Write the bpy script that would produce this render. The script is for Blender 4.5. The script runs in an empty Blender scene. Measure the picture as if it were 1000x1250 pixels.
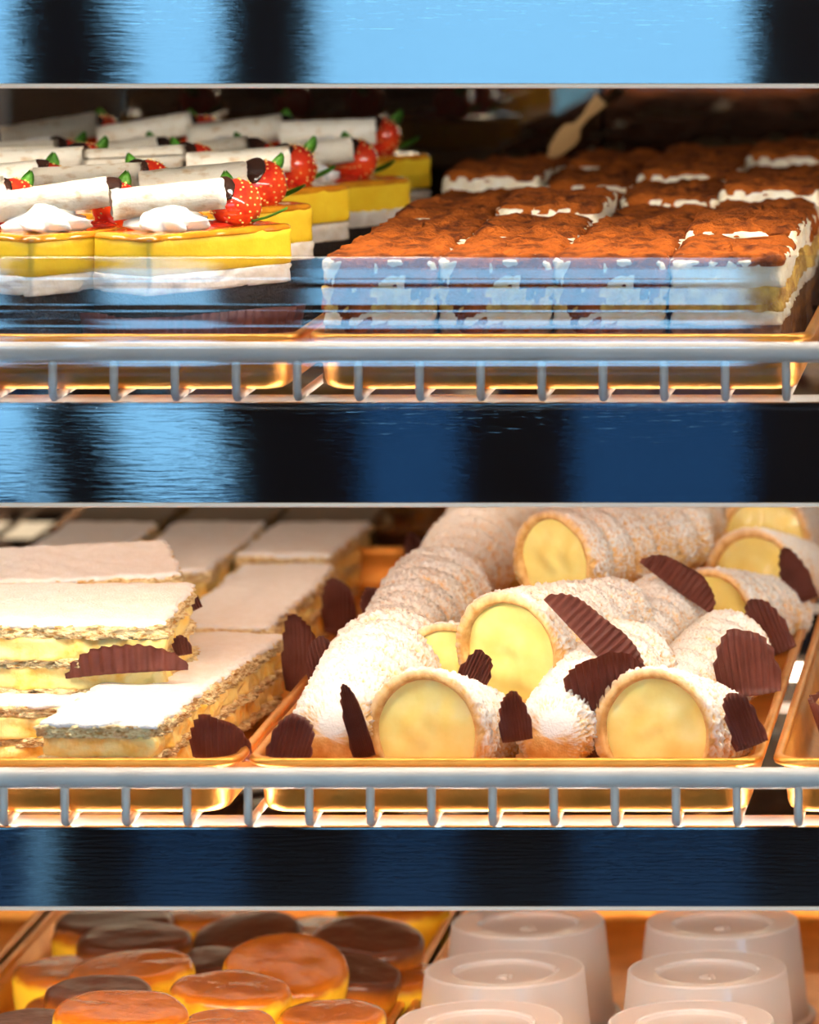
import bpy, bmesh, math, random
from math import sin, cos, pi, sqrt, radians as R
from mathutils import Vector, Matrix, noise

# ------------------------------------------------------------------ camera, world, exposure
FPX, CAMD = 6000.0, 2.143            # focal length in pixels of a 1000x1250 frame, distance to the shelf front
VX, VY = 1320.0, -250.0              # vanishing point of the depth axis
CX, CZ = (VX - 500) / 2800.0, (625 - VY) / 2800.0
scn = bpy.context.scene
col = scn.collection
cam = bpy.data.cameras.new('camera')
cam_o = bpy.data.objects.new('camera', cam)
col.objects.link(cam_o)
cam_o.location = (CX, -CAMD, CZ)
cam_o.rotation_euler = (pi / 2, 0, 0)
cam.sensor_fit = 'HORIZONTAL'
cam.sensor_width = 36
cam.lens = 36 * FPX / 1000
cam.shift_x = (500 - VX) / 1000
cam.shift_y = (VY - 625) / 1000
cam.clip_start = 0.05
cam.dof.use_dof = True
cam.dof.focus_distance = CAMD + 0.10
cam.dof.aperture_fstop = 12.0
scn.camera = cam_o

world = bpy.data.worlds.new('world')
scn.world = world
world.use_nodes = True
wn = world.node_tree.nodes
wn['Background'].inputs[0].default_value = (0.26, 0.60, 0.92, 1)
wn['Background'].inputs[1].default_value = 4.9

for lx, ly_, pw in ((-0.6, -2.6, 26), (1.2, -2.4, 26)):
    ld = bpy.data.lights.new('ceiling_lamp', 'AREA')
    ld.energy, ld.size, ld.color = pw, 0.5, (1.0, 0.86, 0.70)
    lo_ = bpy.data.objects.new('ceiling_lamp', ld)
    col.objects.link(lo_)
    lo_.location = (lx, ly_, 1.55)

vs = scn.view_settings
vs.view_transform = 'Standard'
vs.look = 'None'
vs.gamma = 1
vs.use_curve_mapping = False
vs.exposure = 0.0
LED = 36.0                           # strength of the three lamp tubes behind the fascias
scn.cycles.use_denoising = True
scn.cycles.max_bounces = 10

random.seed(7)


def scale_at(Y):
    return FPX / (Y + CAMD)


def at(px, py, Y):
    s = scale_at(Y)
    return Vector((CX + (px - VX) / s, Y, CZ - (py - VY) / s))


# ------------------------------------------------------------------ materials
def mat(name, base, rough=0.5, metal=0.0, c2=None, scale=60, detail=4, lo=0.35, hi=0.65, bump=0.0, bscale=None,
        stretch=(1, 1, 1), sss=0.0, coat=0.0, spec=0.5, alpha=1.0, trans=0.0):
    m = bpy.data.materials.new(name)
    m.use_nodes = True
    nt = m.node_tree
    b = nt.nodes['Principled BSDF']
    b.inputs['Base Color'].default_value = (*base, 1)
    b.inputs['Roughness'].default_value = rough
    b.inputs['Metallic'].default_value = metal
    b.inputs['Specular IOR Level'].default_value = spec
    b.inputs['Coat Weight'].default_value = coat
    b.inputs['Coat Roughness'].default_value = 0.08
    b.inputs['Alpha'].default_value = alpha
    b.inputs['Transmission Weight'].default_value = trans
    if sss:
        b.inputs['Subsurface Weight'].default_value = sss
        b.inputs['Subsurface Radius'].default_value = (0.006, 0.004, 0.002)
        b.inputs['Subsurface Scale'].default_value = 1.0
    if c2 or bump:
        tc = nt.nodes.new('ShaderNodeTexCoord')
        mp = nt.nodes.new('ShaderNodeMapping')
        mp.inputs['Scale'].default_value = stretch
        nt.links.new(tc.outputs['Object'], mp.inputs[0])
    if c2:
        n = nt.nodes.new('ShaderNodeTexNoise')
        n.inputs['Scale'].default_value = scale
        n.inputs['Detail'].default_value = detail
        nt.links.new(mp.outputs[0], n.inputs['Vector'])
        r = nt.nodes.new('ShaderNodeValToRGB')
        r.color_ramp.elements[0].position = lo
        r.color_ramp.elements[1].position = hi
        r.color_ramp.elements[0].color = (*base, 1)
        r.color_ramp.elements[1].color = (*c2, 1)
        nt.links.new(n.outputs['Fac'], r.inputs[0])
        nt.links.new(r.outputs[0], b.inputs['Base Color'])
    if bump:
        n2 = nt.nodes.new('ShaderNodeTexNoise')
        n2.inputs['Scale'].default_value = bscale or scale
        n2.inputs['Detail'].default_value = 3
        nt.links.new(mp.outputs[0], n2.inputs['Vector'])
        bp = nt.nodes.new('ShaderNodeBump')
        bp.inputs['Strength'].default_value = bump
        bp.inputs['Distance'].default_value = 0.002
        nt.links.new(n2.outputs['Fac'], bp.inputs['Height'])
        nt.links.new(bp.outputs[0], b.inputs['Normal'])
    return m


def updust(m, dust, lo=0.2, hi=0.7, scale=500, amount=0.55):
    """powder lying on the faces that look up, broken by a fine noise"""
    nt = m.node_tree
    b = nt.nodes['Principled BSDF']
    src = b.inputs['Base Color'].links[0].from_socket if b.inputs['Base Color'].links else None
    g = nt.nodes.new('ShaderNodeNewGeometry')
    sp = nt.nodes.new('ShaderNodeSeparateXYZ')
    nt.links.new(g.outputs['Normal'], sp.inputs[0])
    tc = nt.nodes.new('ShaderNodeTexCoord')
    n = nt.nodes.new('ShaderNodeTexNoise')
    n.inputs['Scale'].default_value = scale
    n.inputs['Detail'].default_value = 2
    nt.links.new(tc.outputs['Object'], n.inputs['Vector'])
    ma = nt.nodes.new('ShaderNodeMath')
    ma.operation = 'MULTIPLY_ADD'
    nt.links.new(n.outputs['Fac'], ma.inputs[0])
    ma.inputs[1].default_value = amount * 2
    nt.links.new(sp.outputs['Z'], ma.inputs[2])
    mr = nt.nodes.new('ShaderNodeMapRange')
    mr.inputs['From Min'].default_value = lo + amount
    mr.inputs['From Max'].default_value = hi + amount
    nt.links.new(ma.outputs[0], mr.inputs['Value'])
    mx = nt.nodes.new('ShaderNodeMixRGB')
    nt.links.new(mr.outputs[0], mx.inputs[0])
    if src:
        nt.links.new(src, mx.inputs[1])
    else:
        mx.inputs[1].default_value = b.inputs['Base Color'].default_value
    mx.inputs[2].default_value = (*dust, 1)
    nt.links.new(mx.outputs[0], b.inputs['Base Color'])
    return m


def sugar(m, white):
    '''sugar grains: each grain of the mesh carries its own coverage, thicker where sugar was shaken on from above'''
    nt = m.node_tree
    b = nt.nodes['Principled BSDF']
    src = b.inputs['Base Color'].links[0].from_socket
    at_ = nt.nodes.new('ShaderNodeAttribute')
    at_.attribute_name = 'grain'
    mx = nt.nodes.new('ShaderNodeMixRGB')
    nt.links.new(at_.outputs['Fac'], mx.inputs[0])
    nt.links.new(src, mx.inputs[1])
    mx.inputs[2].default_value = (*white, 1)
    nt.links.new(mx.outputs[0], b.inputs['Base Color'])


def zgrad(m, stops, axis='Z', nscale=120, namp=0.002):
    """colour by height inside the object (baked crust over a pale crumb)"""
    nt = m.node_tree
    b = nt.nodes['Principled BSDF']
    tc = nt.nodes.new('ShaderNodeTexCoord')
    sp = nt.nodes.new('ShaderNodeSeparateXYZ')
    nt.links.new(tc.outputs['Object'], sp.inputs[0])
    n = nt.nodes.new('ShaderNodeTexNoise')
    n.inputs['Scale'].default_value = nscale
    nt.links.new(tc.outputs['Object'], n.inputs['Vector'])
    ma = nt.nodes.new('ShaderNodeMath')
    ma.operation = 'MULTIPLY_ADD'
    nt.links.new(n.outputs['Fac'], ma.inputs[0])
    ma.inputs[1].default_value = namp * 2
    nt.links.new(sp.outputs[axis], ma.inputs[2])
    z0, z1 = stops[0][0], stops[-1][0]
    mr = nt.nodes.new('ShaderNodeMapRange')
    mr.inputs['From Min'].default_value = z0 + namp
    mr.inputs['From Max'].default_value = z1 + namp
    nt.links.new(ma.outputs[0], mr.inputs['Value'])
    r = nt.nodes.new('ShaderNodeValToRGB')
    el = r.color_ramp.elements
    while len(el) < len(stops):
        el.new(0.5)
    for e, (z, c) in zip(el, stops):
        e.position = (z - z0) / (z1 - z0)
        e.color = (*c, 1)
    nt.links.new(mr.outputs[0], r.inputs[0])
    nt.links.new(r.outputs[0], b.inputs['Base Color'])
    return m


def mix_glossy(name, fac, gloss_col, rough, other, other_col, bump=0.0, stretch=(1, 1, 1), bscale=100):
    m = bpy.data.materials.new(name)
    m.use_nodes = True
    nt = m.node_tree
    nt.nodes.remove(nt.nodes['Principled BSDF'])
    out = nt.nodes['Material Output']
    g = nt.nodes.new('ShaderNodeBsdfGlossy')
    g.inputs['Color'].default_value = (*gloss_col, 1)
    g.inputs['Roughness'].default_value = rough
    t = nt.nodes.new(other)
    t.inputs['Color'].default_value = (*other_col, 1)
    mx = nt.nodes.new('ShaderNodeMixShader')
    mx.inputs[0].default_value = fac
    nt.links.new(t.outputs[0], mx.inputs[1])
    nt.links.new(g.outputs[0], mx.inputs[2])
    nt.links.new(mx.outputs[0], out.inputs['Surface'])
    if bump:
        tc = nt.nodes.new('ShaderNodeTexCoord')
        mp = nt.nodes.new('ShaderNodeMapping')
        mp.inputs['Scale'].default_value = stretch
        nt.links.new(tc.outputs['Object'], mp.inputs[0])
        n = nt.nodes.new('ShaderNodeTexNoise')
        n.inputs['Scale'].default_value = bscale
        n.inputs['Detail'].default_value = 3
        nt.links.new(mp.outputs[0], n.inputs['Vector'])
        bp = nt.nodes.new('ShaderNodeBump')
        bp.inputs['Strength'].default_value = bump
        bp.inputs['Distance'].default_value = 0.0005
        nt.links.new(n.outputs['Fac'], bp.inputs['Height'])
        nt.links.new(bp.outputs[0], g.inputs['Normal'])
    return m


M = {}
M['gold'] = mat('gold_anodised_metal', (0.80, 0.36, 0.07), 0.36, 0.7, (0.66, 0.27, 0.04), 45, bump=0.15, bscale=300)
M['white_wire'] = mat('white_coated_wire', (0.74, 0.69, 0.64), 0.35, 0.0, (0.62, 0.57, 0.52), 30)
M['fascia'] = mix_glossy('brushed_dark_metal', 0.55, (0.75, 0.78, 0.80), 0.025, 'ShaderNodeBsdfDiffuse', (0.012, 0.012, 0.014),
                         bump=0.035, stretch=(0.06, 1, 1), bscale=900)
M['lip'] = mat('glowing_lip', (0.75, 0.70, 0.62), 0.3)
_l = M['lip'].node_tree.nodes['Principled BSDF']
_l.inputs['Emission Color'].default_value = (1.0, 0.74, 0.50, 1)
_l.inputs['Emission Strength'].default_value = 0.25  # lamplight on the fascia lip, put in as a weak glow
M['acrylic'] = mix_glossy('clear_acrylic', 0.16, (0.95, 0.97, 1.0), 0.03, 'ShaderNodeBsdfTransparent', (0.93, 0.94, 0.95))
M['acrylic_clear'] = mix_glossy('clear_acrylic_back', 0.015, (1, 1, 1), 0.05, 'ShaderNodeBsdfTransparent', (0.97, 0.975, 0.98))
M['dark_mirror'] = mix_glossy('dark_mirror_glass', 0.22, (0.9, 0.78, 0.6), 0.02, 'ShaderNodeBsdfDiffuse', (0.012, 0.007, 0.005))
M['case'] = mat('case_steel', (0.10, 0.10, 0.11), 0.4, 0.6, (0.07, 0.07, 0.08), 20)
M['case_in'] = mat('case_lining', (0.20, 0.13, 0.09), 0.4)
# pastries
M['crumb_base'] = mat('chocolate_crumb', (0.012, 0.007, 0.006), 0.75, 0, (0.035, 0.02, 0.014), 500, bump=0.7, bscale=900)
M['cream'] = mat('white_cream', (0.86, 0.80, 0.72), 0.5, 0, (0.78, 0.68, 0.56), 160, bump=0.35, bscale=350, sss=0.1)
M['cheese'] = mat('yellow_cheesecake', (0.93, 0.62, 0.03), 0.45, 0, (0.88, 0.52, 0.015), 90, bump=0.12, bscale=500, sss=0.08)
M['glaze'] = mat('amber_glaze', (0.55, 0.17, 0.01), 0.08, 0, (0.80, 0.33, 0.015), 60, coat=0.6, bump=0.06, bscale=150)
M['wafer'] = mat('wafer', (0.92, 0.85, 0.72), 0.5, 0, (0.70, 0.52, 0.32), 150, detail=6, lo=0.53, hi=0.72, stretch=(1, 2, 2), bump=0.2, bscale=400)
M['wood'] = mat('pale_wood', (0.60, 0.34, 0.13), 0.5, 0, (0.48, 0.25, 0.09), 40, stretch=(.2, 1, 1))
M['chocolate'] = mat('dark_chocolate', (0.025, 0.010, 0.006), 0.15, 0, (0.045, 0.016, 0.01), 80, coat=0.5)
M['strawberry'] = mat('strawberry', (0.62, 0.018, 0.012), 0.14, 0, (0.85, 0.07, 0.015), 130, coat=0.6)
M['seed'] = mat('strawberry_seed', (0.85, 0.5, 0.12), 0.4)
M['jelly'] = mat('red_jelly', (0.38, 0.012, 0.006), 0.06, 0, (0.55, 0.03, 0.01), 90, coat=0.8)
M['whip'] = mat('whipped_cream', (0.80, 0.77, 0.73), 0.4, sss=0.1)
M['leaf'] = mat('mint_leaf', (0.06, 0.24, 0.015), 0.35, 0, (0.14, 0.38, 0.03), 200, bump=0.3, bscale=300)
M['paper'] = mat('brown_paper', (0.19, 0.062, 0.045), 0.33, 0, (0.29, 0.105, 0.078), 90, bump=0.15, bscale=400)
M['soaked'] = mat('coffee_soaked_sponge', (0.13, 0.045, 0.012), 0.6, 0, (0.26, 0.11, 0.03), 160, bump=0.6, bscale=500)
def translucent(m, c, fac):
    nt = m.node_tree
    b = nt.nodes['Principled BSDF']
    t = nt.nodes.new('ShaderNodeBsdfTranslucent')
    t.inputs[0].default_value = (*c, 1)
    mx = nt.nodes.new('ShaderNodeMixShader')
    mx.inputs[0].default_value = fac
    nt.links.new(b.outputs[0], mx.inputs[1])
    nt.links.new(t.outputs[0], mx.inputs[2])
    nt.links.new(mx.outputs[0], nt.nodes['Material Output'].inputs['Surface'])


translucent(M['paper'], (0.42, 0.12, 0.08), 0.28)
M['cocoa'] = mat('cocoa_powder', (0.36, 0.085, 0.010), 0.95, 0, (0.085, 0.018, 0.005), 95, detail=10, lo=0.46, hi=0.68, bump=1.0, bscale=420, spec=0.15)
M['mascarpone'] = mat('mascarpone', (0.84, 0.76, 0.62), 0.45, 0, (0.78, 0.64, 0.42), 200, bump=0.5, bscale=400, sss=0.1)
M['sponge'] = mat('soaked_sponge', (0.42, 0.20, 0.04), 0.7, 0, (0.75, 0.48, 0.10), 160, bump=0.7, bscale=500)
M['flake'] = mat('flaky_pastry', (0.58, 0.27, 0.05), 0.55, 0, (0.92, 0.74, 0.40), 300, detail=6, lo=0.33, hi=0.56, stretch=(1, 1, 2.5), bump=0.9, bscale=600)
M['custard'] = mat('custard_cream', (0.92, 0.72, 0.26), 0.35, 0, (0.90, 0.50, 0.05), 100, lo=0.46, hi=0.68, bump=0.4, bscale=260, sss=0.1)
M['icing'] = mat('icing_sugar', (0.90, 0.885, 0.87), 0.85, 0, (0.86, 0.83, 0.79), 260, bump=0.45, bscale=900)
M['horn'] = mat('horn_pastry', (0.62, 0.30, 0.07), 0.65, 0, (0.80, 0.50, 0.18), 200, detail=4, bump=0.25, bscale=900)
sugar(M['horn'], (0.76, 0.73, 0.68))
M['horn_rim'] = mat('horn_rim', (0.84, 0.60, 0.30), 0.55, 0, (0.90, 0.74, 0.48), 300, bump=0.3)
M['filling'] = mat('custard_filling', (0.92, 0.78, 0.27), 0.25, 0, (0.90, 0.70, 0.19), 70, bump=0.12, bscale=110, sss=0.1, coat=0.2)
M['bun'] = zgrad(mat('baked_custard_cake', (0.9, 0.5, 0.05), 0.24, coat=0.0, spec=0.4, bump=0.3, bscale=120), [(0.0, (0.82, 0.44, 0.02)), (0.012, (0.95, 0.68, 0.05)),
               (0.0245, (0.93, 0.58, 0.03)), (0.0285, (0.40, 0.115, 0.006)), (0.034, (0.20, 0.045, 0.004))], namp=0.003, nscale=70)
M['bun_dark'] = zgrad(mat('dark_baked_custard_cake', (0.9, 0.5, 0.05), 0.30, coat=0.0, spec=0.4, bump=0.35, bscale=120), [(0.0, (0.62, 0.24, 0.015)), (0.012, (0.70, 0.32, 0.02)),
               (0.020, (0.45, 0.14, 0.012)), (0.0275, (0.09, 0.024, 0.007)), (0.034, (0.055, 0.015, 0.006))], namp=0.003, nscale=70)
M['dessert'] = mat('cup_dessert', (0.62, 0.40, 0.22), 0.5, 0, (0.40, 0.22, 0.10), 60, bump=0.3)


def frosted():
    m = bpy.data.materials.new('frosted_plastic')
    m.use_nodes = True
    nt = m.node_tree
    nt.nodes.remove(nt.nodes['Principled BSDF'])
    out = nt.nodes['Material Output']
    t = nt.nodes.new('ShaderNodeBsdfTransparent')
    t.inputs[0].default_value = (0.97, 0.97, 0.97, 1)
    tl = nt.nodes.new('ShaderNodeBsdfTranslucent')
    tl.inputs[0].default_value = (0.93, 0.93, 0.93, 1)
    d = nt.nodes.new('ShaderNodeBsdfDiffuse')
    d.inputs[0].default_value = (0.93, 0.93, 0.93, 1)
    g = nt.nodes.new('ShaderNodeBsdfGlossy')
    g.inputs['Roughness'].default_value = 0.12
    m1 = nt.nodes.new('ShaderNodeMixShader'); m1.inputs[0].default_value = 0.55
    m2 = nt.nodes.new('ShaderNodeMixShader'); m2.inputs[0].default_value = 0.50
    m3 = nt.nodes.new('ShaderNodeMixShader'); m3.inputs[0].default_value = 0.10
    nt.links.new(d.outputs[0], m1.inputs[1]); nt.links.new(tl.outputs[0], m1.inputs[2])
    nt.links.new(t.outputs[0], m2.inputs[1]); nt.links.new(m1.outputs[0], m2.inputs[2])
    nt.links.new(m2.outputs[0], m3.inputs[1]); nt.links.new(g.outputs[0], m3.inputs[2])
    nt.links.new(m3.outputs[0], out.inputs['Surface'])
    return m


M['frosted'] = frosted()
M['floor'] = mat('dark_floor', (0.040, 0.042, 0.046), 0.24, 0, (0.025, 0.026, 0.030), 3)
M['wall'] = mat('dark_wall', (0.07, 0.06, 0.055), 0.6, 0, (0.05, 0.045, 0.04), 4)
M['post'] = mat('dark_post', (0.030, 0.018, 0.014), 0.4, 0, (0.02, 0.012, 0.01), 8)
M['pavement'] = mat('pavement', (0.56, 0.57, 0.58), 0.8, 0, (0.42, 0.43, 0.45), 0.7)
M['pane'] = mix_glossy('window_pane', 0.06, (1, 1, 1), 0.0, 'ShaderNodeBsdfTransparent', (0.96, 0.98, 0.98))
M['tint'] = mix_glossy('tinted_pane', 0.05, (1, 1, 1), 0.0, 'ShaderNodeBsdfTransparent', (0.20, 0.27, 0.35))
led_m = bpy.data.materials.new('lamp_tube')
led_m.use_nodes = True
_b = led_m.node_tree.nodes['Principled BSDF']
_b.inputs['Emission Color'].default_value = (1.0, 0.89, 0.74, 1)
_b.inputs['Emission Strength'].default_value = LED
led_strong = led_m.copy()
led_strong.node_tree.nodes['Principled BSDF'].inputs['Emission Strength'].default_value = LED * 2.1
led_top = led_m.copy()
led_top.node_tree.nodes['Principled BSDF'].inputs['Emission Strength'].default_value = LED * 1.4
fill_low = led_m.copy()
fill_low.node_tree.nodes['Principled BSDF'].inputs['Emission Strength'].default_value = LED * 0.12
fill_rear = led_m.copy()
fill_rear.node_tree.nodes['Principled BSDF'].inputs['Emission Strength'].default_value = LED * 0.32


# ------------------------------------------------------------------ helpers
def mesh_of(name, bm, m, smooth=True):
    me = bpy.data.meshes.new(name)
    bmesh.ops.recalc_face_normals(bm, faces=bm.faces)
    bm.to_mesh(me)
    bm.free()
    me.materials.append(M[m] if isinstance(m, str) else m)
    if smooth:
        me.polygons.foreach_set('use_smooth', [True] * len(me.polygons))
    return me


def link(name, me, parent=None, loc=(0, 0, 0), rot=(0, 0, 0), label=None):
    o = bpy.data.objects.new(name, me)
    col.objects.link(o)
    o.parent = parent
    o.location = loc
    o.rotation_euler = rot
    if label:
        o['label'] = label
    return o


def obj(name, bm, m, parent=None, smooth=True, **k):
    return link(name, mesh_of(name, bm, m, smooth), parent, **k)


def tag(o, label, cat, group=None):
    o['label'] = label
    o['category'] = cat
    if group:
        o['group'] = group
    return o


def thing(name, label, cat, loc=(0, 0, 0), rot=(0, 0, 0), group=None):
    o = bpy.data.objects.new(name, None)
    o.empty_display_size = 0.01
    col.objects.link(o)
    o.location = loc
    o.rotation_euler = rot
    return tag(o, label, cat, group)


def dup(root, loc, rot, label, scale=1.0):
    r = root.copy()
    col.objects.link(r)
    r.location, r.rotation_euler, r['label'] = loc, rot, label
    r.scale = (scale,) * 3 if not isinstance(scale, tuple) else scale
    for ch in list(root.children):
        c = ch.copy()
        col.objects.link(c)
        c.parent = r
        for g in list(ch.children):
            d = g.copy()
            col.objects.link(d)
            d.parent = c
    return r


def structure(name, bm, m, smooth=False):
    o = obj(name, bm, m, None, smooth)
    o['kind'] = 'structure'
    return o


def box(bm, x0, x1, y0, y1, z0, z1, bevel=0.0):
    v = bmesh.ops.create_cube(bm, size=1)['verts']
    for q in v:
        q.co = Vector((x0 + (q.co.x + .5) * (x1 - x0), y0 + (q.co.y + .5) * (y1 - y0), z0 + (q.co.z + .5) * (z1 - z0)))
    if bevel:
        es = list({e for q in v for e in q.link_edges})
        bmesh.ops.bevel(bm, geom=es, offset=bevel, segments=2, affect='EDGES')
    return bm


def boxm(*a, **k):
    return box(bmesh.new(), *a, **k)


def tube(bm, pts, r, n=8, caps=True):
    pts = [Vector(p) for p in pts]
    rings = []
    for i, p in enumerate(pts):
        d = (pts[min(i + 1, len(pts) - 1)] - pts[max(i - 1, 0)]).normalized()
        a = d.cross(Vector((0, 0, 1)))
        if a.length < 0.05:
            a = d.cross(Vector((0, 1, 0))) if abs(d.y) < .9 else d.cross(Vector((1, 0, 0)))
        a.normalize()
        b = d.cross(a).normalized()
        rr = r[i] if isinstance(r, (list, tuple)) else r
        rings.append([bm.verts.new(p + (a * cos(2 * pi * k / n) + b * sin(2 * pi * k / n)) * rr) for k in range(n)])
    # keep the ring frames from twisting between bends
    for i in range(1, len(rings)):
        best = min(range(n), key=lambda s: sum((rings[i][(k + s) % n].co - rings[i - 1][k].co).length for k in range(n)))
        rings[i] = rings[i][best:] + rings[i][:best]
    for A, B in zip(rings, rings[1:]):
        for k in range(n):
            bm.faces.new((A[k], A[(k + 1) % n], B[(k + 1) % n], B[k]))
    if caps:
        bm.faces.new(rings[0][::-1])
        bm.faces.new(rings[-1])
    return bm


def lathe(bm, prof, n=40, fn=None, close=True):
    rings = []
    for (r, z) in prof:
        if r < 1e-6:
            rings.append([bm.verts.new((0, 0, z))])
        else:
            rings.append([bm.verts.new((r * cos(2 * pi * k / n), r * sin(2 * pi * k / n), z)) for k in range(n)])
    for A, B in zip(rings, rings[1:]):
        for k in range(n):
            k2 = (k + 1) % n
            if len(A) == 1 and len(B) == 1:
                continue
            if len(A) == 1:
                bm.faces.new((A[0], B[k], B[k2]))
            elif len(B) == 1:
                bm.faces.new((A[k], A[k2], B[0]))
            else:
                bm.faces.new((A[k], A[k2], B[k2], B[k]))
    if fn:
        for v in bm.verts:
            v.co = fn(v.co)
    return bm


def rrect(L, W, rad=0.003, step=0.003):
    """points of a rounded rectangle, counter-clockwise"""
    pts = []
    hx, hy = L / 2, W / 2

    def side(a, b):
        n = max(2, int((Vector(b) - Vector(a)).length / step))
        for i in range(n):
            t = i / n
            pts.append((a[0] + (b[0] - a[0]) * t, a[1] + (b[1] - a[1]) * t))

    def arc(cx, cy, a0):
        for i in range(3):
            a = a0 + pi / 2 * i / 3
            pts.append((cx + rad * cos(a), cy + rad * sin(a)))
    side((-hx + rad, -hy), (hx - rad, -hy)); arc(hx - rad, -hy + rad, -pi / 2)
    side((hx, -hy + rad), (hx, hy - rad)); arc(hx - rad, hy - rad, 0)
    side((hx - rad, hy), (-hx + rad, hy)); arc(-hx + rad, hy - rad, pi / 2)
    side((-hx, hy - rad), (-hx, -hy + rad)); arc(-hx + rad, -hy + rad, pi)
    return pts


def slab(pts, z0, z1, nz=4, side=0.0006, top=0.0005, seed=0, fs=250, ft=120, edge=0.0012, jitter=0.0, bulge=0.0, warp=None):
    """a block with rough sides and a rough top: rings of the outline stacked in z, caps of shrinking rings"""
    bm = bmesh.new()
    off = Vector((seed * 3.7, seed * 1.3, seed * 2.1))
    rnd = random.Random(seed)
    hx = max(abs(p[0]) for p in pts)
    hy = max(abs(p[1]) for p in pts)
    rings = []

    def ring(f_in, z, rough, is_top=0.0):
        vs = []
        for (x, y) in pts:
            sx = (hx - f_in) / hx if f_in < hx else 0.0
            sy = (hy - f_in) / hy if f_in < hy else 0.0
            d = Vector((x / hx, y / hy, 0))
            q = Vector((x * sx, y * sy, z))
            n = noise.noise((q + off) * fs) * rough + (rnd.random() - .5) * 2 * jitter * (1 if rough else 0)
            n += noise.noise((q + off) * fs * .25) * rough
            ln = max(abs(d.x), abs(d.y))
            dirv = Vector((d.x if abs(d.x) > .93 * ln else 0, d.y if abs(d.y) > .93 * ln else 0, 0))
            q += dirv * n
            if is_top:
                q.z += (noise.noise((q + off) * ft) + .5 * noise.noise((q + off) * ft * 2.7)) * top * is_top
                q.z += bulge * (1 - (x * sx / hx) ** 2) * (1 - (y * sy / hy) ** 2)
            if warp:
                q = warp(q)
            vs.append(bm.verts.new(q))
        return vs
    m = min(hx, hy)
    rings.append(ring(m * .5, z0, 0))
    rings.append(ring(0.0004, z0, side))
    for i in range(nz + 1):
        z = z0 + (z1 - edge - z0) * (i + (0.15 if i == 0 else 0)) / nz
        rings.append(ring(0, z, side))
    rings.append(ring(edge * .5, z1 - edge * .3, side, 0.4))
    f = edge * 1.3
    rings.append(ring(f, z1, side * .5, 0.8))
    k = max(4, int(m / 0.0032))
    for i in range(1, k):
        rings.append(ring(f + (m * .97 - f) * i / (k - 1), z1, 0, 1.0))
    n = len(pts)
    for A, B in zip(rings, rings[1:]):
        for i in range(n):
            bm.faces.new((A[i], A[(i + 1) % n], B[(i + 1) % n], B[i]))
    bm.faces.new(rings[0][::-1])
    bm.faces.new(rings[-1])
    return bm


# ------------------------------------------------------------------ the setting: shop room, storefront, display case
FLOOR_Z = CZ - 1.40
WIN_Y = -4.5
kx = (CAMD + 4.5) / FPX


def ex(px):                     # where a column of the reflected picture lies on the storefront
    return CX + (px - VX) * kx


def ez(py):
    return CZ - (py - VY) * kx


structure('floor', boxm(-4, 4, WIN_Y - .1, 2.2, FLOOR_Z - .1, FLOOR_Z), 'floor')
structure('ceiling', boxm(-4, 4, WIN_Y - .1, 2.2, 1.6, 1.7), 'wall')
structure('wall_left', boxm(-4.1, -4, WIN_Y - .1, 2.2, FLOOR_Z - .1, 1.7), 'wall')
structure('wall_right', boxm(4, 4.1, WIN_Y - .1, 2.2, FLOOR_Z - .1, 1.7), 'wall')
structure('wall_back', boxm(-4, 4, 2.1, 2.2, FLOOR_Z - .1, 1.7), 'wall')
structure('pavement', boxm(-40, 40, -70, WIN_Y - .1, FLOOR_Z - .3, FLOOR_Z - .05), 'pavement')
posts = [(-1500, -1380), (-600, -60), (20, 150), (275, 380), (915, 1060), (1750, 1900), (2700, 2850)]
tn = 1
def post(pts):
    '''a dark post, bent to shape its reflection: outline given on the storefront plane, extruded'''
    bm = bmesh.new()
    f = bm.faces.new([bm.verts.new((ex(a), WIN_Y + .05, ez(b))) for a, b in pts])
    g = bmesh.ops.extrude_face_region(bm, geom=[f])
    for q in g['geom']:
        if isinstance(q, bmesh.types.BMVert):
            q.co.y -= .09
    return bm


def edge_curve(ks):
    out = []
    for (a, b), (c, d) in zip(ks, ks[1:]):
        out += [(a + (c - a) * (.5 - .5 * cos(pi * t / 6)), b + (d - b) * t / 6) for t in range(6)]
    return out + [ks[-1]]


structure('trim_20', post(edge_curve([(20, -900), (22, 100), (46, 310), (46, 420), (40, 500), (68, 640), (64, 1010)]) +
                          edge_curve([(64, 1010), (165, 1009), (166, 640), (130, 500), (92, 420), (90, 310), (162, 110), (128, -30), (128, -900)])[6:]), 'post')
structure('trim_21', post(edge_curve([(277, -900), (275, 110), (192, 310), (190, 420), (264, 500), (302, 640), (300, 1010)]) +
                          edge_curve([(300, 1010), (440, 1009), (440, 500), (384, 420), (382, 110), (378, -900)])[6:]), 'post')
for a, b in posts:
    if a in (20, 275):
        continue
    structure('trim_%d' % tn, boxm(ex(a), ex(b), WIN_Y - .06, WIN_Y + .06, FLOOR_Z, 1.6), 'post')
    tn += 1
edges = [-4.0 / 1.0] + [None]
xs = [(-4, ex(-1500))] + [(ex(posts[i][1] - (64 if posts[i][0] in (20, 275) else 0)), ex(posts[i + 1][0] + (22 if posts[i + 1][0] in (20, 275) else 0))) for i in range(len(posts) - 1)] + [(ex(2850), 4)]
SILL = ez(405)
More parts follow.
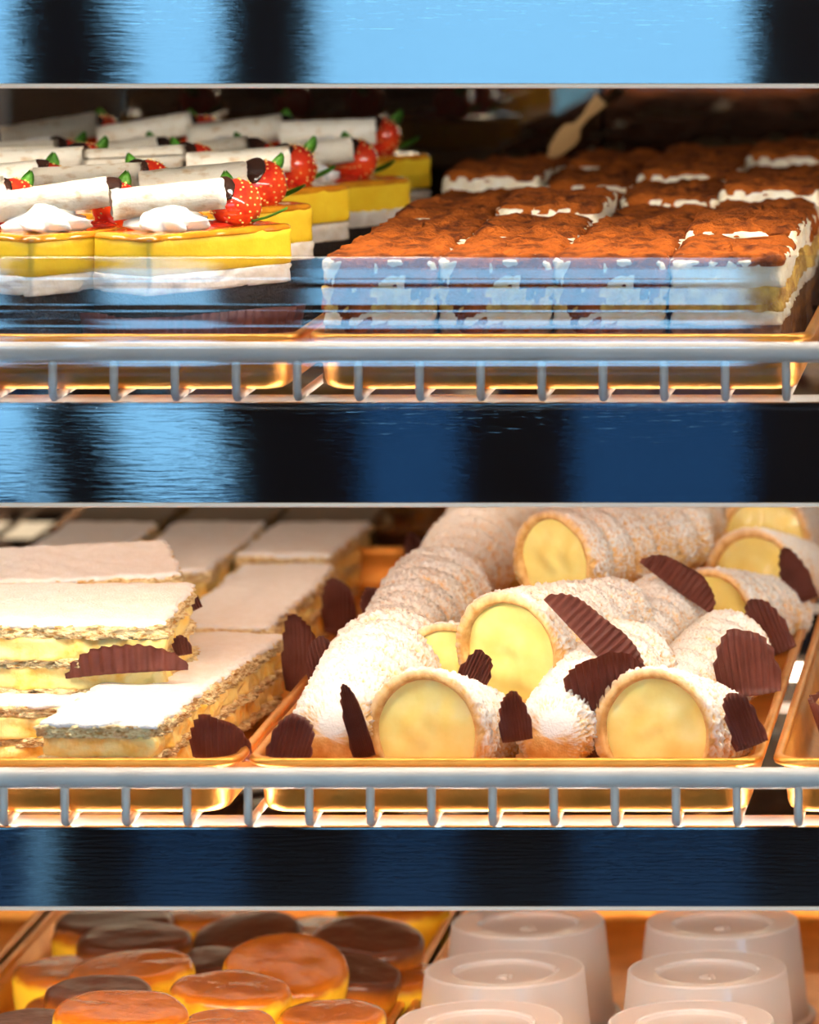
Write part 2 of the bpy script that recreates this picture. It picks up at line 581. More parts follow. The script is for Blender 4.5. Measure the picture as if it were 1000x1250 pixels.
for i, (x0, x1) in enumerate(xs):
    low = ez(612) if i in (2, 3) else SILL
    w = structure('window_%d' % (i + 1), boxm(x0, x1, WIN_Y - .005, WIN_Y + .005, low, 1.25), 'pane')
    obj('window_rail', boxm(x0, x1, WIN_Y - .03, WIN_Y + .03, low - .03, low), 'post', w, False)
    obj('window_head', boxm(x0, x1, WIN_Y - .05, WIN_Y + .05, 1.25, 1.6), 'post', w, False)
    if i in (4, 5):
        obj('window_bar', boxm(x0, x1, WIN_Y - .02, WIN_Y + .02, ez(352), ez(344)), 'post', w, False)
    obj('lower_pane', boxm(x0, x1, WIN_Y - .005, WIN_Y + .005, FLOOR_Z + .02, low - .03), 'tint', w, False)
    obj('kick_board', boxm(x0, x1, WIN_Y - .03, WIN_Y + .03, FLOOR_Z, FLOOR_Z + .02), 'post', w, False)
    if i == 4:
        obj('window_post', boxm(ex(560), ex(700), WIN_Y - .02, WIN_Y + .02, FLOOR_Z + .02, low - .03), 'post', w, False)

XL, XR, YB = -0.46, 0.46, 0.645
PITCH = 0.186
FASCIA_Y = 0.008
case = thing('display_case', 'bakery display case with shiny dark light fascias above each shelf', 'display case', (0, 0.3, FLOOR_Z))


def cpart(name, bm, m, parent=None, smooth=False, label=None):
    o = obj(name, bm, m, parent or case, smooth, label=label)
    if parent is None:
        o.location = (0, -0.3, -FLOOR_Z)
    return o


cpart('base_cabinet', boxm(XL - .02, XR + .02, -0.02, YB + .06, FLOOR_Z, -0.345, bevel=.004), 'case')
cpart('side_panel', boxm(XL - .02, XL, -0.02, YB + .04, -0.345, 0.30), 'case_in')
cpart('side_panel', boxm(XR, XR + .02, -0.02, YB + .04, -0.345, 0.30), 'case_in')
cpart('roof_panel', boxm(XL - .02, XR + .02, -0.02, YB + .06, 0.30, 0.32, bevel=.004), 'case')
cpart('back_door', boxm(XL, 0.02, YB, YB + .006, -0.345, 0.30), 'dark_mirror', label='dark mirrored sliding back door')
cpart('back_door', boxm(0.0, XR, YB + .012, YB + .018, -0.345, 0.30), 'dark_mirror', label='dark mirrored sliding back door')
for py, top in ((108, 0.25), (620, 0.0465), (1113, -0.1392)):
    zb = CZ - (py - VY) / scale_at(FASCIA_Y)
    f = cpart('light_fascia', boxm(XL, XR, FASCIA_Y, FASCIA_Y + .005, zb + .0022, top, bevel=.0008), 'fascia',
              label='brushed dark reflective metal fascia')
    cpart('glowing_lip', tube(bmesh.new(), [(XL, FASCIA_Y + .002, zb + .001), (XR, FASCIA_Y + .002, zb + .001)], .0010, 8), 'lip', f, True)
    cpart('lamp_tube', tube(bmesh.new(), [(XL + .01, FASCIA_Y + .022, zb + .0085), (XR - .01, FASCIA_Y + .022, zb + .0085)], .005, 10), led_m if 200 < py < 900 else led_strong if py > 900 else led_top, f, True,
          label='warm white lamp tube')
    if py > 200:  # unseen rear tubes, added to lift the dark back of the tiers
        cpart('rear_fill_tube', tube(bmesh.new(), [(XL + .01, .40, zb + .035), (XR - .01, .40, zb + .035)], .005, 10), fill_rear if py < 900 else fill_low, f, True,
              label='added unseen warm fill tube deeper under the shelf')
    for bx_ in (-.40, -.24, .24, .40):
        cpart('lamp_bracket', boxm(bx_, bx_ + .012, FASCIA_Y + .005, FASCIA_Y + .03, zb + .0135, zb + .0155), 'case', f)

# wire shelves
BAR = [0.0696, -0.1160, -0.3020]
X0 = [(65 - 500) / 2800, (5 - 500) / 2800, (40 - 500) / 2800]
shelf_names = ['white wire shelf under the cheesecake and tiramisu trays', 'white wire shelf under the napoleon and cream horn trays',
               'white wire shelf under the round cake tray and plastic tubs']
STEP = 74.6 / 2800
for bz, x0, lab in zip(BAR, X0, shelf_names):
    t = thing('wire_shelf', lab, 'shelf', (0, 0, bz))
    obj('front_rail', tube(bmesh.new(), [(XL, 0, 0), (XR, 0, 0)], .0046, 14), 'white_wire', t)
    zw = -0.0198
    for yy in (0.026, 0.30, 0.60):
        obj('cross_rod', tube(bmesh.new(), [(XL, yy, zw - .0050), (XR, yy, zw - .0050)], .0032, 10), 'white_wire', t)
    bm = bmesh.new()
    tube(bm, [(0, -.0012, -.003), (0, -.0012, zw + .0035), (0, -.0004, zw + .0012), (0, .002, zw), (0, .05, zw), (0, YB - .012, zw)], .0019, 8)
    wme = mesh_of('wire', bm, 'white_wire')
    for k in range(-10, 24):
        x = x0 + k * STEP
        if -.45 < x < .45:
            link('wire', wme, t, (x, 0, 0))

# acrylic strip clipped in front of the upper shelf
bm = bmesh.new()
zt, zb_ = 0.1132, 0.046
prof = []
N = 46
for i in range(N + 1):
    u = i / N
    z = zt + (zb_ - zt) * u
    y = -0.0140 - 0.0016 * sin(pi * u) ** 2
    for c, w, a in ((.17, .016, .0004), (.36, .022, .0007), (.47, .016, .0006), (.60, .025, .0010), (.72, .020, .0008)):
        y -= a * math.exp(-((u - c) / w) ** 2)
    prof.append((y, z))
va = [[bm.verts.new((x, y, z)) for (y, z) in prof] for x in (XL, XR)]
vb = [[bm.verts.new((x, y + .0018, z)) for (y, z) in prof] for x in (XL, XR)]
for i in range(N):
    bm.faces.new((va[0][i], va[1][i], va[1][i + 1], va[0][i + 1]))
    bm.faces.new((vb[0][i], vb[0][i + 1], vb[1][i + 1], vb[1][i]))
for i in (0, N):
    bm.faces.new((va[0][i], vb[0][i], vb[1][i], va[1][i]))
bm.normal_update()
strip = obj('price_rail', bm, 'acrylic')
strip.data.materials.append(M['acrylic_clear'])
for pl in strip.data.polygons:
    if pl.index % 2 or pl.index >= 2 * N:
        pl.material_index = 1
tag(strip, 'clear ribbed acrylic price rail along the front of the upper shelf', 'price rail')


# ------------------------------------------------------------------ trays
def tray_mesh(W, L, H=0.025):
    bm = bmesh.new()
    def ring(inset, z, rad):
        w, l = W - 2 * inset, L - 2 * inset
        pts = []
        for cx, cy, a0 in ((w / 2 - rad, -l / 2 + rad, -pi / 2), (w / 2 - rad, l / 2 - rad, 0), (-w / 2 + rad, l / 2 - rad, pi / 2), (-w / 2 + rad, -l / 2 + rad, pi)):
            for i in range(9):
                a = a0 + pi / 2 * i / 8
                pts.append((cx + rad * cos(a), cy + rad * sin(a)))
        return [bm.verts.new((x, y + L / 2, z)) for x, y in pts]
    R_ = []
    # outside bottom, outside wall, rolled rim, inside wall, inside floor
    R_.append(ring(.030, 0.0, .006)); R_.append(ring(.0095, 0.0, .010)); R_.append(ring(.0072, .0012, .011)); R_.append(ring(.0060, .004, .012))
    R_.append(ring(.0042, H - .0042, .013))
    for i in range(9):
        a = -pi * .75 + 1.5 * pi * i / 8
        R_.append(ring(.0022 + .0022 * sin(a + pi / 2 + .0) * 1.0 - .0002, H - .0022 + .0022 * -cos(a + pi / 2 + pi / 2), .0135) if False else
                  ring(.0022 - .0022 * cos(-pi * .75 + 1.5 * pi * (1 - i / 8) + pi / 2 - pi / 2) if False else .0022 + .0022 * cos(pi + .8 - (pi + 1.6) * i / 8),
                       H - .0022 + .0022 * sin(pi + .8 - (pi + 1.6) * i / 8), .0135))
    R_.append(ring(.0054, H - .0042, .012)); R_.append(ring(.0072, .0055, .011)); R_.append(ring(.0088, .0025, .010)); R_.append(ring(.0110, .0012, .009)); R_.append(ring(.032, .0012, .006))
    n = len(R_[0])
    for A, B in zip(R_, R_[1:]):
        for i in range(n):
            bm.faces.new((A[i], A[(i + 1) % n], B[(i + 1) % n], B[i]))
    bm.faces.new(R_[0][::-1])
    bm.faces.new(R_[-1])
    return bm


TZ = [b - 0.0178 for b in BAR]               # underside of the trays on each shelf
FZ = [z + 0.0012 for z in TZ]                # tray floors
tm = mesh_of('serving_tray', tray_mesh(.2262, .61), 'gold')
tm_up = mesh_of('serving_tray', tray_mesh(.2215, .61), 'gold')


def tray(xl, tier, label, w=.2262, me=None):
    o = link('serving_tray', me or tm, None, (xl + w / 2, 0.006, TZ[tier]))
    return tag(o, label, 'tray', 'gold trays on the wire shelves')


tray(-.0495 - .2215, 0, 'gold tray filled with strawberry cheesecake bars', .2215, tm_up)
tray(-.0465, 0, 'gold tray filled with cocoa-dusted tiramisu', .2215, tm_up)
tray(-.0755 - .2262, 1, 'gold tray filled with white-iced napoleon bars')
tray(-.0730, 1, 'gold tray filled with sugared cream horns')
tray(.1575, 1, 'gold tray right of the cream horns, only its left side in view')
tray(-.0480 - .2215, 2, 'gold tray filled with round baked custard cakes', .2215, tm_up)
tray(-.0450, 2, 'gold tray holding the upturned plastic tubs', .2215, tm_up)
tray(-.4525, 2, 'gold tray left of the round cakes, only its corner in view', .18, mesh_of('serving_tray', tray_mesh(.18, .61), 'gold'))


# ------------------------------------------------------------------ fluted brown paper
def fluted_petal(w, h, bend=1.0, pleats=11, amp=.0017, flare=.15, pw=2.2, seed=0):
    """a standing scallop of a pleated paper cup; bottom centre at the origin, hollow side towards +Y"""
    bm = bmesh.new()
    nu, nv = pleats * 4, 7
    Rr = w / 2 / max(sin(min(bend, pi / 2)), .3)
    rows = []
    rn = random.Random(seed)
    ph = rn.random() * 6
    for j in range(nv + 1):
        v = j / nv
        row = []
        for i in range(nu + 1):
            u = -1 + 2 * i / nu
            a = u * bend
            top = h * max(0.04, 1 - abs(u) ** pw) ** .55 * (1 + .11 * noise.noise(Vector((u * 1.7, seed * .37, 0))) + .02 * noise.noise(Vector((u * 7, seed * .37, 0))))
            z = top * v
            r = Rr * (1 + flare * z / max(w, h)) + amp * sin(pleats * pi * u + ph) * (0.4 + .6 * v)
            q = Vector((r * sin(a), Rr - r * cos(a), z + .0003 * sin(pleats * pi * u + ph) * v))
            q += Vector((0, noise.noise(q * 60 + Vector((seed, 0, 0))) * .0012, 0))
            row.append(bm.verts.new(q))
        rows.append(row)
    for A, B in zip(rows, rows[1:]):
        for i in range(nu):
            bm.faces.new((A[i], A[i + 1], B[i + 1], B[i]))
    ret = bmesh.ops.solidify(bm, geom=list(bm.faces), thickness=.00025)
    return bm


def petal(px, py, wpx, hpx, Y, label, roll=0, yaw=0, tilt=0, bend=.9, group='brown fluted paper cups', pleats=11, pw=2.2):
    """paper scallop whose bottom centre is seen at px,py; w/h in photo pixels; roll turns it in the picture plane, tilt leans it back"""
    s = scale_at(Y)
    o = obj('paper_cup', fluted_petal(wpx / s, hpx / s, bend, pleats, pw=pw, seed=int(px)), 'paper')
    m = Matrix.Rotation(R(yaw), 4, 'Z') @ Matrix.Rotation(R(-roll), 4, 'Y') @ Matrix.Rotation(R(-tilt), 4, 'X')
    o.matrix_world = Matrix.Translation(at(px, py, Y)) @ m
    return tag(o, label, 'paper cup', group)


# ------------------------------------------------------------------ upper shelf, left: cheesecake bars
CL, CW = .085, .0385
CK = 0.1185 - FZ[0]                           # height of the glazed top above the tray floor


BP = [(0, 0), (.30, .04), (.52, .13), (.72, .28), (.88, .45), (.97, .60), (1, .73), (.96, .84), (.82, .93), (.5, .985), (0, 1.0)]


def berry_r(t):
    for (r0, t0), (r1, t1) in zip(BP, BP[1:]):
        if t0 <= t <= t1:
            return r0 + (r1 - r0) * (t - t0) / (t1 - t0)
    return 0


def strawberry_bm(r=.0118, ln=.0235):
    bm = lathe(bmesh.new(), [(a * r, t * ln) for a, t in BP], 24)
    for v in bm.verts:
        v.co *= 1 + .05 * noise.noise(v.co * 110)
        v.co.z -= ln * .55
    return bm


def seeds_bm(r=.0118, ln=.0235):
    bm = bmesh.new()
    for j in range(8):
        t = .12 + .095 * j
        n = 5 + j + (j > 2) * 2
        for k in range(n):
            a = 2 * pi * (k + (j % 2) * .5) / n
            c = Vector((r * berry_r(t) * cos(a), r * berry_r(t) * sin(a), ln * t)) * 1.0
            for q in bmesh.ops.create_icosphere(bm, subdivisions=1, radius=.00055)['verts']:
                q.co = Vector((q.co.x, q.co.y, q.co.z * 1.6)) + c
    for v in bm.verts:
        v.co.z -= ln * .55
    return bm


def leaf_bm(L=.017, W=.008):
    bm = bmesh.new()
    rows = []
    for i in range(7):
        t = i / 6
        w = W / 2 * sin(pi * min(1, t * .93 + .05)) ** .8
        z = .006 * t ** 1.5
        rows.append([bm.verts.new((L * t, -w, z + .0012)), bm.verts.new((L * t, 0, z)), bm.verts.new((L * t, w, z + .0012))])
    for A, B in zip(rows, rows[1:]):
        for k in range(2):
            bm.faces.new((A[k], A[k + 1], B[k + 1], B[k]))
    bmesh.ops.solidify(bm, geom=list(bm.faces), thickness=.0004)
    return bm


def wafer_bm(L=.050, r=.0074):
    """a rolled wafer: a spiral sheet, hollow at the ends"""
    bm = bmesh.new()
    nu, na = 14, 50
    rows = []
    for i in range(nu + 1):
        x = -L / 2 + L * i / nu
        row = []
        for k in range(na + 1):
            a = 2 * pi * 1.7 * k / na
            rr = r * (.62 + .38 * k / na) + noise.noise(Vector((x * 160, cos(a) * 1.5, sin(a) * 1.5))) * .00035
            row.append(bm.verts.new((x + (noise.noise(Vector((a * 2, i, 0))) * .0008 if i in (0, nu) else 0), rr * cos(a), rr * sin(a))))
        rows.append(row)
    for A, B in zip(rows, rows[1:]):
        for k in range(na):
            bm.faces.new((A[k], A[k + 1], B[k + 1], B[k]))
    bmesh.ops.solidify(bm, geom=list(bm.faces), thickness=.0005)
    return bm


def whip_bm(r=.0135, h=.013, n=7):
    bm = bmesh.new()
    prof = [(0, 0), (r * .8, 0), (r, .002), (r * .98, .0045), (r * .8, .0075), (r * .55, .0100), (r * .3, .0120), (0, h)]
    pr = []
    for a, b in zip(prof, prof[1:]):
        pr += [a, ((a[0] + b[0]) / 2, (a[1] + b[1]) / 2)]
    pr.append(prof[-1])

    def f(c):
        a = math.atan2(c.y, c.x) + c.z * 45
        rr = sqrt(c.x ** 2 + c.y ** 2)
        k = 1 + .30 * cos(n * a) * min(1, rr / r * 1.3) + .16 * noise.noise(c * 210)
        return Vector((c.x * k, c.y * k, c.z + .0024 * noise.noise(c * 190)))
    return lathe(bm, pr, 56, f)


pts_c = rrect(CL, CW, .0025, .0022)
b0 = .0040
z_b, z_w, z_y = .0919 - FZ[0], .1003 - FZ[0], .1168 - FZ[0]
cake_meshes = []
for v in range(2):
    cake_meshes.append(dict(
        base=mesh_of('crumb_base', slab(pts_c, .0006, z_b + .0010, 8, .0011, .0004, 11 + v, fs=500, jitter=.0005), 'crumb_base'),
        cream=mesh_of('cream_layer', slab(rrect(CL + .0005, CW + .0005, .0025, .0022), z_b, z_w + .0004, 4, .0011, .0003, 21 + v, fs=330), 'cream'),
        cheese=mesh_of('cheesecake_layer', slab(pts_c, z_w, z_y, 5, .00035, .0002, 31 + v), 'cheese'),
        glaze=mesh_of('glaze', slab(rrect(CL + .0006, CW + .0006, .003, .003), z_y - .0014, z_y + .0016, 2, .0008, .0004, 41 + v, fs=110, edge=.0014), 'glaze')))
straw_me = mesh_of('strawberry', strawberry_bm(), 'strawberry')
seed_me = mesh_of('seeds', seeds_bm(), 'seed')
leaf_me = mesh_of('mint_leaf', leaf_bm(), 'leaf')
wafer_me = mesh_of('wafer_roll', wafer_bm(), 'wafer')
core_me = mesh_of('chocolate_core', tube(bmesh.new(), [(-.0235, 0, 0), (.0235, 0, 0)], .0036, 10), 'chocolate')
whip_me = mesh_of('whipped_cream', whip_bm(), 'whip')


def dome_bm(rx, ry, h, seed=0):
    bm = lathe(bmesh.new(), [(0, 0), (.6, 0), (.95, .0), (1, .15), (.92, .45), (.7, .75), (.4, .94), (0, 1)], 26)
    for v_ in bm.verts:
        k = 1 + .22 * noise.noise(Vector((v_.co.x * 1.6 + seed, v_.co.y * 1.6, 0)))
        v_.co = Vector((v_.co.x * rx * k, v_.co.y * ry * k, v_.co.z * h))
    return bm


choc_me = mesh_of('chocolate_disc', dome_bm(.0074, .0070, .0024), 'chocolate')
jelly_me = mesh_of('jelly_puddle', dome_bm(.019, .0125, .0030, 3), 'jelly')
rc = random.Random(5)
row_names = ['in the front row', 'in the second row', 'in the third row', 'in the fourth row', 'in the back row']
col_names = ['at the right end', 'second from the right', 'third from the right', 'fourth from the right']
ends = [(-.0646, .087), (-.0727, .197), (-.0715, .300), (-.0535, .392), (-.0540, .497)]
yaw0 = R(51.5)
for ri, (xe, ye) in enumerate(ends):
    for ci in range(4):
        cm = cake_meshes[(ri + ci) % 2]
        yaw = yaw0 + R(rc.uniform(-2.5, 2.5)) * (ri + ci > 0)
        e = Vector((xe - .050 * ci + rc.uniform(-.002, .002) * (ri + ci > 0), ye + rc.uniform(-.003, .003) * (ri + ci > 0)))
        ctr = e - Vector((cos(yaw) * CL / 2 - sin(yaw) * -CW / 2, sin(yaw) * CL / 2 + cos(yaw) * -CW / 2))
        dz = (.0, .0, .001, -.003, .002)[ri]
        if ctr.x < -.255:
            continue
        t = thing('cheesecake_bar', 'yellow cheesecake bar topped with strawberry and wafer, %s, %s' % (row_names[ri], col_names[ci]), 'cheesecake',
                  (ctr.x, ctr.y, FZ[0]), (0, 0, yaw), 'strawberry cheesecake bars on the upper shelf')
        link('crumb_base', cm['base'], t)
        link('cream_layer', cm['cream'], t)
        link('cheesecake_layer', cm['cheese'], t, (0, 0, dz))
        link('glaze', cm['glaze'], t, (0, 0, dz))
        zt_ = z_y + .0012 + dz
        link('jelly_puddle', jelly_me, t, (.006, .002, zt_))
        link('whipped_cream', whip_me, t, (-.0165 + rc.uniform(-.002, .002), .001, zt_), (0, 0, rc.random() * 6)).scale = (1.22, 1.12, .92)
        wy = R(12 + rc.uniform(-9, 7)) - yaw
        w = link('wafer_roll', wafer_me, t, (-.0125, .003, zt_ + .0140), (rc.random() * 6, -R(4 + rc.uniform(-3, 5)), wy))
        link('chocolate_core', core_me, w)
        off = Vector((.0215 + rc.uniform(-.002, .002), -.0015 + rc.uniform(-.002, .002), zt_ + .0095))
        if ri + ci == 0:
            off = Vector((.020, -.004, zt_ + .0095))
        s_ = link('strawberry', straw_me, t, off, (R(-105 + rc.uniform(-15, 15)), 0, R(25 + rc.uniform(-45, 40)) - yaw))
        link('seeds', seed_me, s_)
        rs = (Matrix.Rotation(yaw, 3, 'Z') @ s_.rotation_euler.to_matrix())
        wd = Vector((-.35 + rc.uniform(-.2, .3), -.75, .62)).normalized()          # the side of the berry the disc is stuck to
        ld_ = (rs.inverted() @ wd).normalized()
        dq = link('chocolate_disc', choc_me, s_, ld_ * .0112, label='dark chocolate disc')
        dq.rotation_euler = ld_.to_track_quat('Z', 'Y').to_euler()
        for q in range(2):
            a = rc.uniform(-.4, .9) + q * 1.6 - yaw
            link('mint_leaf', leaf_me, t, (off.x + .008 * cos(a), off.y + .008 * sin(a), zt_ + (.0015 if q == 0 else .011)), (0, R(-20 * q), a))


def liner_bm(L, W, h, amp=.0016, n=46, flare=.006):
    bm = bmesh.new()
    pts = rrect(L, W, .008, .0012)
    nn = len(pts)
    rows = []
    for j in range(5):
        v = j / 4
        row = []
        for i, (x, y) in enumerate(pts):
            k = 1 + (flare * v + amp * sin(2 * pi * n * i / nn) * (.3 + .7 * v)) / (W / 2)
            row.append(bm.verts.new((x * (1 + (k - 1) * W / L), y * k, h * v * (1 + .10 * noise.noise(Vector((x * 40, y * 40, 0)))))))
        rows.append(row)
    for A, B in zip(rows, rows[1:]):
        for i in range(nn):
            bm.faces.new((A[i], A[(i + 1) % nn], B[(i + 1) % nn], B[i]))
    bmesh.ops.solidify(bm, geom=list(bm.faces), thickness=.0002)
    return bm


lin_me = mesh_of('paper_liner', liner_bm(CL + .004, CW + .004, .029, amp=.0011, flare=.004), 'paper')
for ci in range(2):
    e = Vector((ends[0][0] - .050 * ci, ends[0][1]))
    ctr = e - Vector((cos(yaw0) * CL / 2 + sin(yaw0) * CW / 2, sin(yaw0) * CL / 2 - cos(yaw0) * CW / 2))
    if ci == 0:
        o = link('paper_liner', lin_me, None, (ctr.x, ctr.y, FZ[0] + .0004), (0, 0, yaw0))
        tag(o, 'dark brown pleated paper liner around the base of the front right cheesecake bar', 'paper liner')


# ------------------------------------------------------------------ upper shelf, right: tiramisu
TW, TL = .0495, .097
TH = .110 - FZ[0]
pts_t = rrect(TW, TL, .004, .0025)
tir = []
for v in range(5):
    sd = 60 + v * 7
    tir.append([
        ('sponge_layer', mesh_of('sponge_layer', slab(pts_t, .0004, .0270, 5, .0014, .0004, sd, fs=260), 'soaked')),
        ('cream_layer', mesh_of('cream_layer', slab(rrect(TW - .0002, TL - .0002, .004, .0025), .0262, .0325, 3, .0018, .0004, sd + 1, fs=200), 'mascarpone')),
        ('sponge_layer', mesh_of('sponge_layer', slab(pts_t, .0318, .0435, 5, .0016, .0004, sd + 2, fs=260), 'sponge')),
        ('cream_layer', mesh_of('cream_layer', slab(rrect(TW + .0002, TL + .0002, .004, .0020), .0425, TH - .0022, 5, .0022, .0008, sd + 3, fs=230), 'mascarpone')),
        ('cocoa_top', mesh_of('cocoa_top', slab(rrect(TW - .0002, TL - .0002, .005, .0025), TH - (.034 if v == 4 else .0130 if v % 2 else .0050), TH, 6, .0026, .0032, sd + 4, fs=230, ft=85, edge=.0028), 'cocoa'))])
rt = random.Random(3)
raised = {(1, 3): .004, (1, 1): .001, (2, 1): .006, (3, 3): .007, (3, 2): .002, (4, 0): .006, (4, 2): .007, (3, 0): -.003, (3, 1): -.004, (5, 2): .006, (5, 3): .009, (5, 1): .003, (4, 1): .001, (4, 3): .002, (2, 2): -.003,
          (2, 0): .001}
rown = ['front row', 'second row', 'third row', 'fourth row', 'fifth row', 'sixth row at the back']
coln = ['leftmost', 'second from the left', 'third from the left', 'rightmost']
xl0 = -.0400
for r_ in range(6):
    for c_ in range(4):
        vs_ = tir[4] if r_ == 0 and c_ < 3 else tir[(0 if raised.get((r_, c_), 0) > .0035 or c_ == 3 and r_ < 2 else 1) + 2 * ((r_ + c_) % 2)]
        x = xl0 + TW / 2 + c_ * (TW + .0012) + rt.uniform(-.0008, .0008)
        y = .0195 + TL / 2 + r_ * (TL + .0028) + rt.uniform(-.001, .001)
        t = thing('tiramisu_slice', 'cocoa-dusted tiramisu slice with white cream edges, %s, %s' % (rown[r_], coln[c_]), 'tiramisu',
                  (x, y, FZ[0]), (0, 0, R(rt.uniform(-1.2, 1.2))), 'tiramisu slices on the upper shelf')
        dz = raised.get((r_, c_), 0)
        for nm, me in vs_:
            o = link(nm, me, t)
            if nm == 'cocoa_top' or me is vs_[3][1]:
                o.location.z = dz
# thin wooden server lying at the back of the tiramisu
bm = bmesh.new()
ps = [(-.020, .0005), (-.012, .0060), (0, .0085), (.006, .0078), (.011, .0030), (.020, .0026), (.028, .0045), (.036, .0055)]
top_ = [bm.verts.new((x, w, .0007)) for x, w in ps] + [bm.verts.new((x, -w, .0007)) for x, w in reversed(ps)]
f_ = bm.faces.new(top_)
ex_ = bmesh.ops.extrude_face_region(bm, geom=[f_])
for q in ex_['geom']:
    if isinstance(q, bmesh.types.BMVert):
        q.co.z -= .0016
server = obj('wooden_server', bm, 'wood', smooth=False)
server.matrix_world = Matrix.Translation(at(692, 168, .60)) @ Matrix.Scale(.8, 4) @ Matrix.Rotation(R(-48), 4, 'Y') @ Matrix.Rotation(R(62), 4, 'X')
tag(server, 'small pale wooden server standing behind the tiramisu', 'server')


# ------------------------------------------------------------------ middle shelf, left: napoleon bars
def napoleon_meshes(L, W, seed, h=.033):
    p = rrect(W, L, .003, .0020)

    def grow(d):
        return rrect(W + d, L + d, .003, .0020)
    k = h / .033
    z = [0, .0045 * k, .0130 * k, .0172 * k, .0258 * k, .0315 * k]
    out = [('pastry_layer', mesh_of('pastry_layer', slab(grow(.001), z[0] + .0004, z[1], 5, .0030, .0005, seed, fs=330, jitter=.0014), 'flake')),
           ('custard_layer', mesh_of('custard_layer', slab(grow(-.002), z[1] - .0005, z[2] + .0008, 5, .0034, .0005, seed + 1, fs=150), 'custard')),
           ('pastry_layer', mesh_of('pastry_layer', slab(grow(.001), z[2], z[3], 5, .0030, .0005, seed + 2, fs=330, jitter=.0014), 'flake')),
           ('custard_layer', mesh_of('custard_layer', slab(grow(-.001), z[3] - .0005, z[4] + .0008, 5, .0034, .0005, seed + 3, fs=150), 'custard')),
           ('pastry_layer', mesh_of('pastry_layer', slab(grow(.0015), z[4], z[5], 5, .0028, .0005, seed + 4, fs=330, jitter=.0014), 'flake')),
           ('icing_top', mesh_of('icing_top', slab(grow(.0005), z[5] - .0012, z[5] + .0016, 2, .0024, .0010, seed + 5, fs=260, ft=90, edge=.0014, jitter=.0003), 'icing'))]
    return out


NZ = FZ[1]
nap_sets = {'front': napoleon_meshes(.232, .052, 260), 'long': napoleon_meshes(.200, .050, 200), 'mid': napoleon_meshes(.135, .052, 220), 'cross': napoleon_meshes(.074, .130, 240, .036)}


def napoleon(kind, c, z, yaw, label, tilt=0, roll=0):
    t = thing('napoleon_bar', label, 'pastry', (c[0], c[1], z), (R(tilt), R(roll), R(yaw)), 'napoleon bars on the middle shelf')
    for nm, me in nap_sets[kind]:
        link(nm, me, t)
    return t


def ground(px, py, relz):
    d = FPX * relz / (py - VY)
    return (CX + (px - VX) / (FPX / d), d - CAMD)


rt_ = CZ - (NZ + .033)


def nap_between(kind, L, p_front, p_back, z, label, tilt=0, roll=0, h=.033):
    a = ground(*p_front, CZ - z - h)
    b = ground(*p_back, CZ - z - h)
    yaw = -math.degrees(math.atan2(b[0] - a[0], b[1] - a[1]))
    ln = math.hypot(b[0] - a[0], b[1] - a[1])
    d = ((b[0] - a[0]) / ln, (b[1] - a[1]) / ln)
    c = (a[0] + d[0] * L / 2, a[1] + d[1] * L / 2)
    return napoleon(kind, c, z, yaw, label, tilt, roll)


nap_between('front', .232, (119, 881), (287, 769), NZ + .004, 'white-iced napoleon bar lying lengthwise at the front right of its tray')
nap_between('long', .200, (268, 764), (358, 684), NZ, 'greyish-white iced napoleon bar behind the front right one, along the tray edge')
nap_between('mid', .135, (345, 676), (400, 634), NZ, 'iced napoleon bar farthest back along the right edge of its tray')
nap_between('mid', .135, (45, 858), (105, 800), NZ, 'low white-iced napoleon bar at the front left, under the stack')
nap_between('long', .200, (60, 790), (180, 700), NZ, 'napoleon bar hidden beneath the crosswise stack')
nap_between('long', .200, (196, 695), (272, 634), NZ, 'iced napoleon bar in the second column, behind the stacked ones')
nap_between('long', .200, (60, 690), (150, 628), NZ, 'iced napoleon bar at the back left, behind the stacked ones')
n3 = at(62, 815, .125)
napoleon('cross', (-.193, .150), NZ + .0335, 0, 'thick white-iced napoleon bar stacked crosswise, its layered custard side facing out', tilt=5)
napoleon('cross', (-.219, .268), NZ + .0335, 17, 'white-iced napoleon bar stacked crosswise behind the thick one, turned slightly', tilt=4)

petal(262, 930, 84, 56, .035, 'dark brown paper scallop at the front edge under the front napoleon bar', bend=.9, yaw=-20)
petal(366, 846, 56, 96, .215, 'tall dark brown paper scallop standing beside the end of the front napoleon bar', bend=.7, yaw=-25)
petal(412, 775, 50, 72, .37, 'shadowed brown paper scallop farther back along the napoleon tray edge', bend=.7, yaw=-25)
petal(152, 822, 150, 34, .105, 'long reddish-brown paper fold poking out below the thick napoleon bar', bend=.4, roll=4, tilt=15)
petal(232, 748, 34, 34, .19, 'small brown paper corner behind the right end of the thick napoleon bar', bend=.5, roll=25)
petal(224, 800, 22, 26, .13, 'tiny brown paper curl under the right end of the thick napoleon bar', bend=.5, roll=10, pleats=7)


# ------------------------------------------------------------------ middle shelf, right: cream horns
HL, HR0, HR1 = .115, .0268, .0165


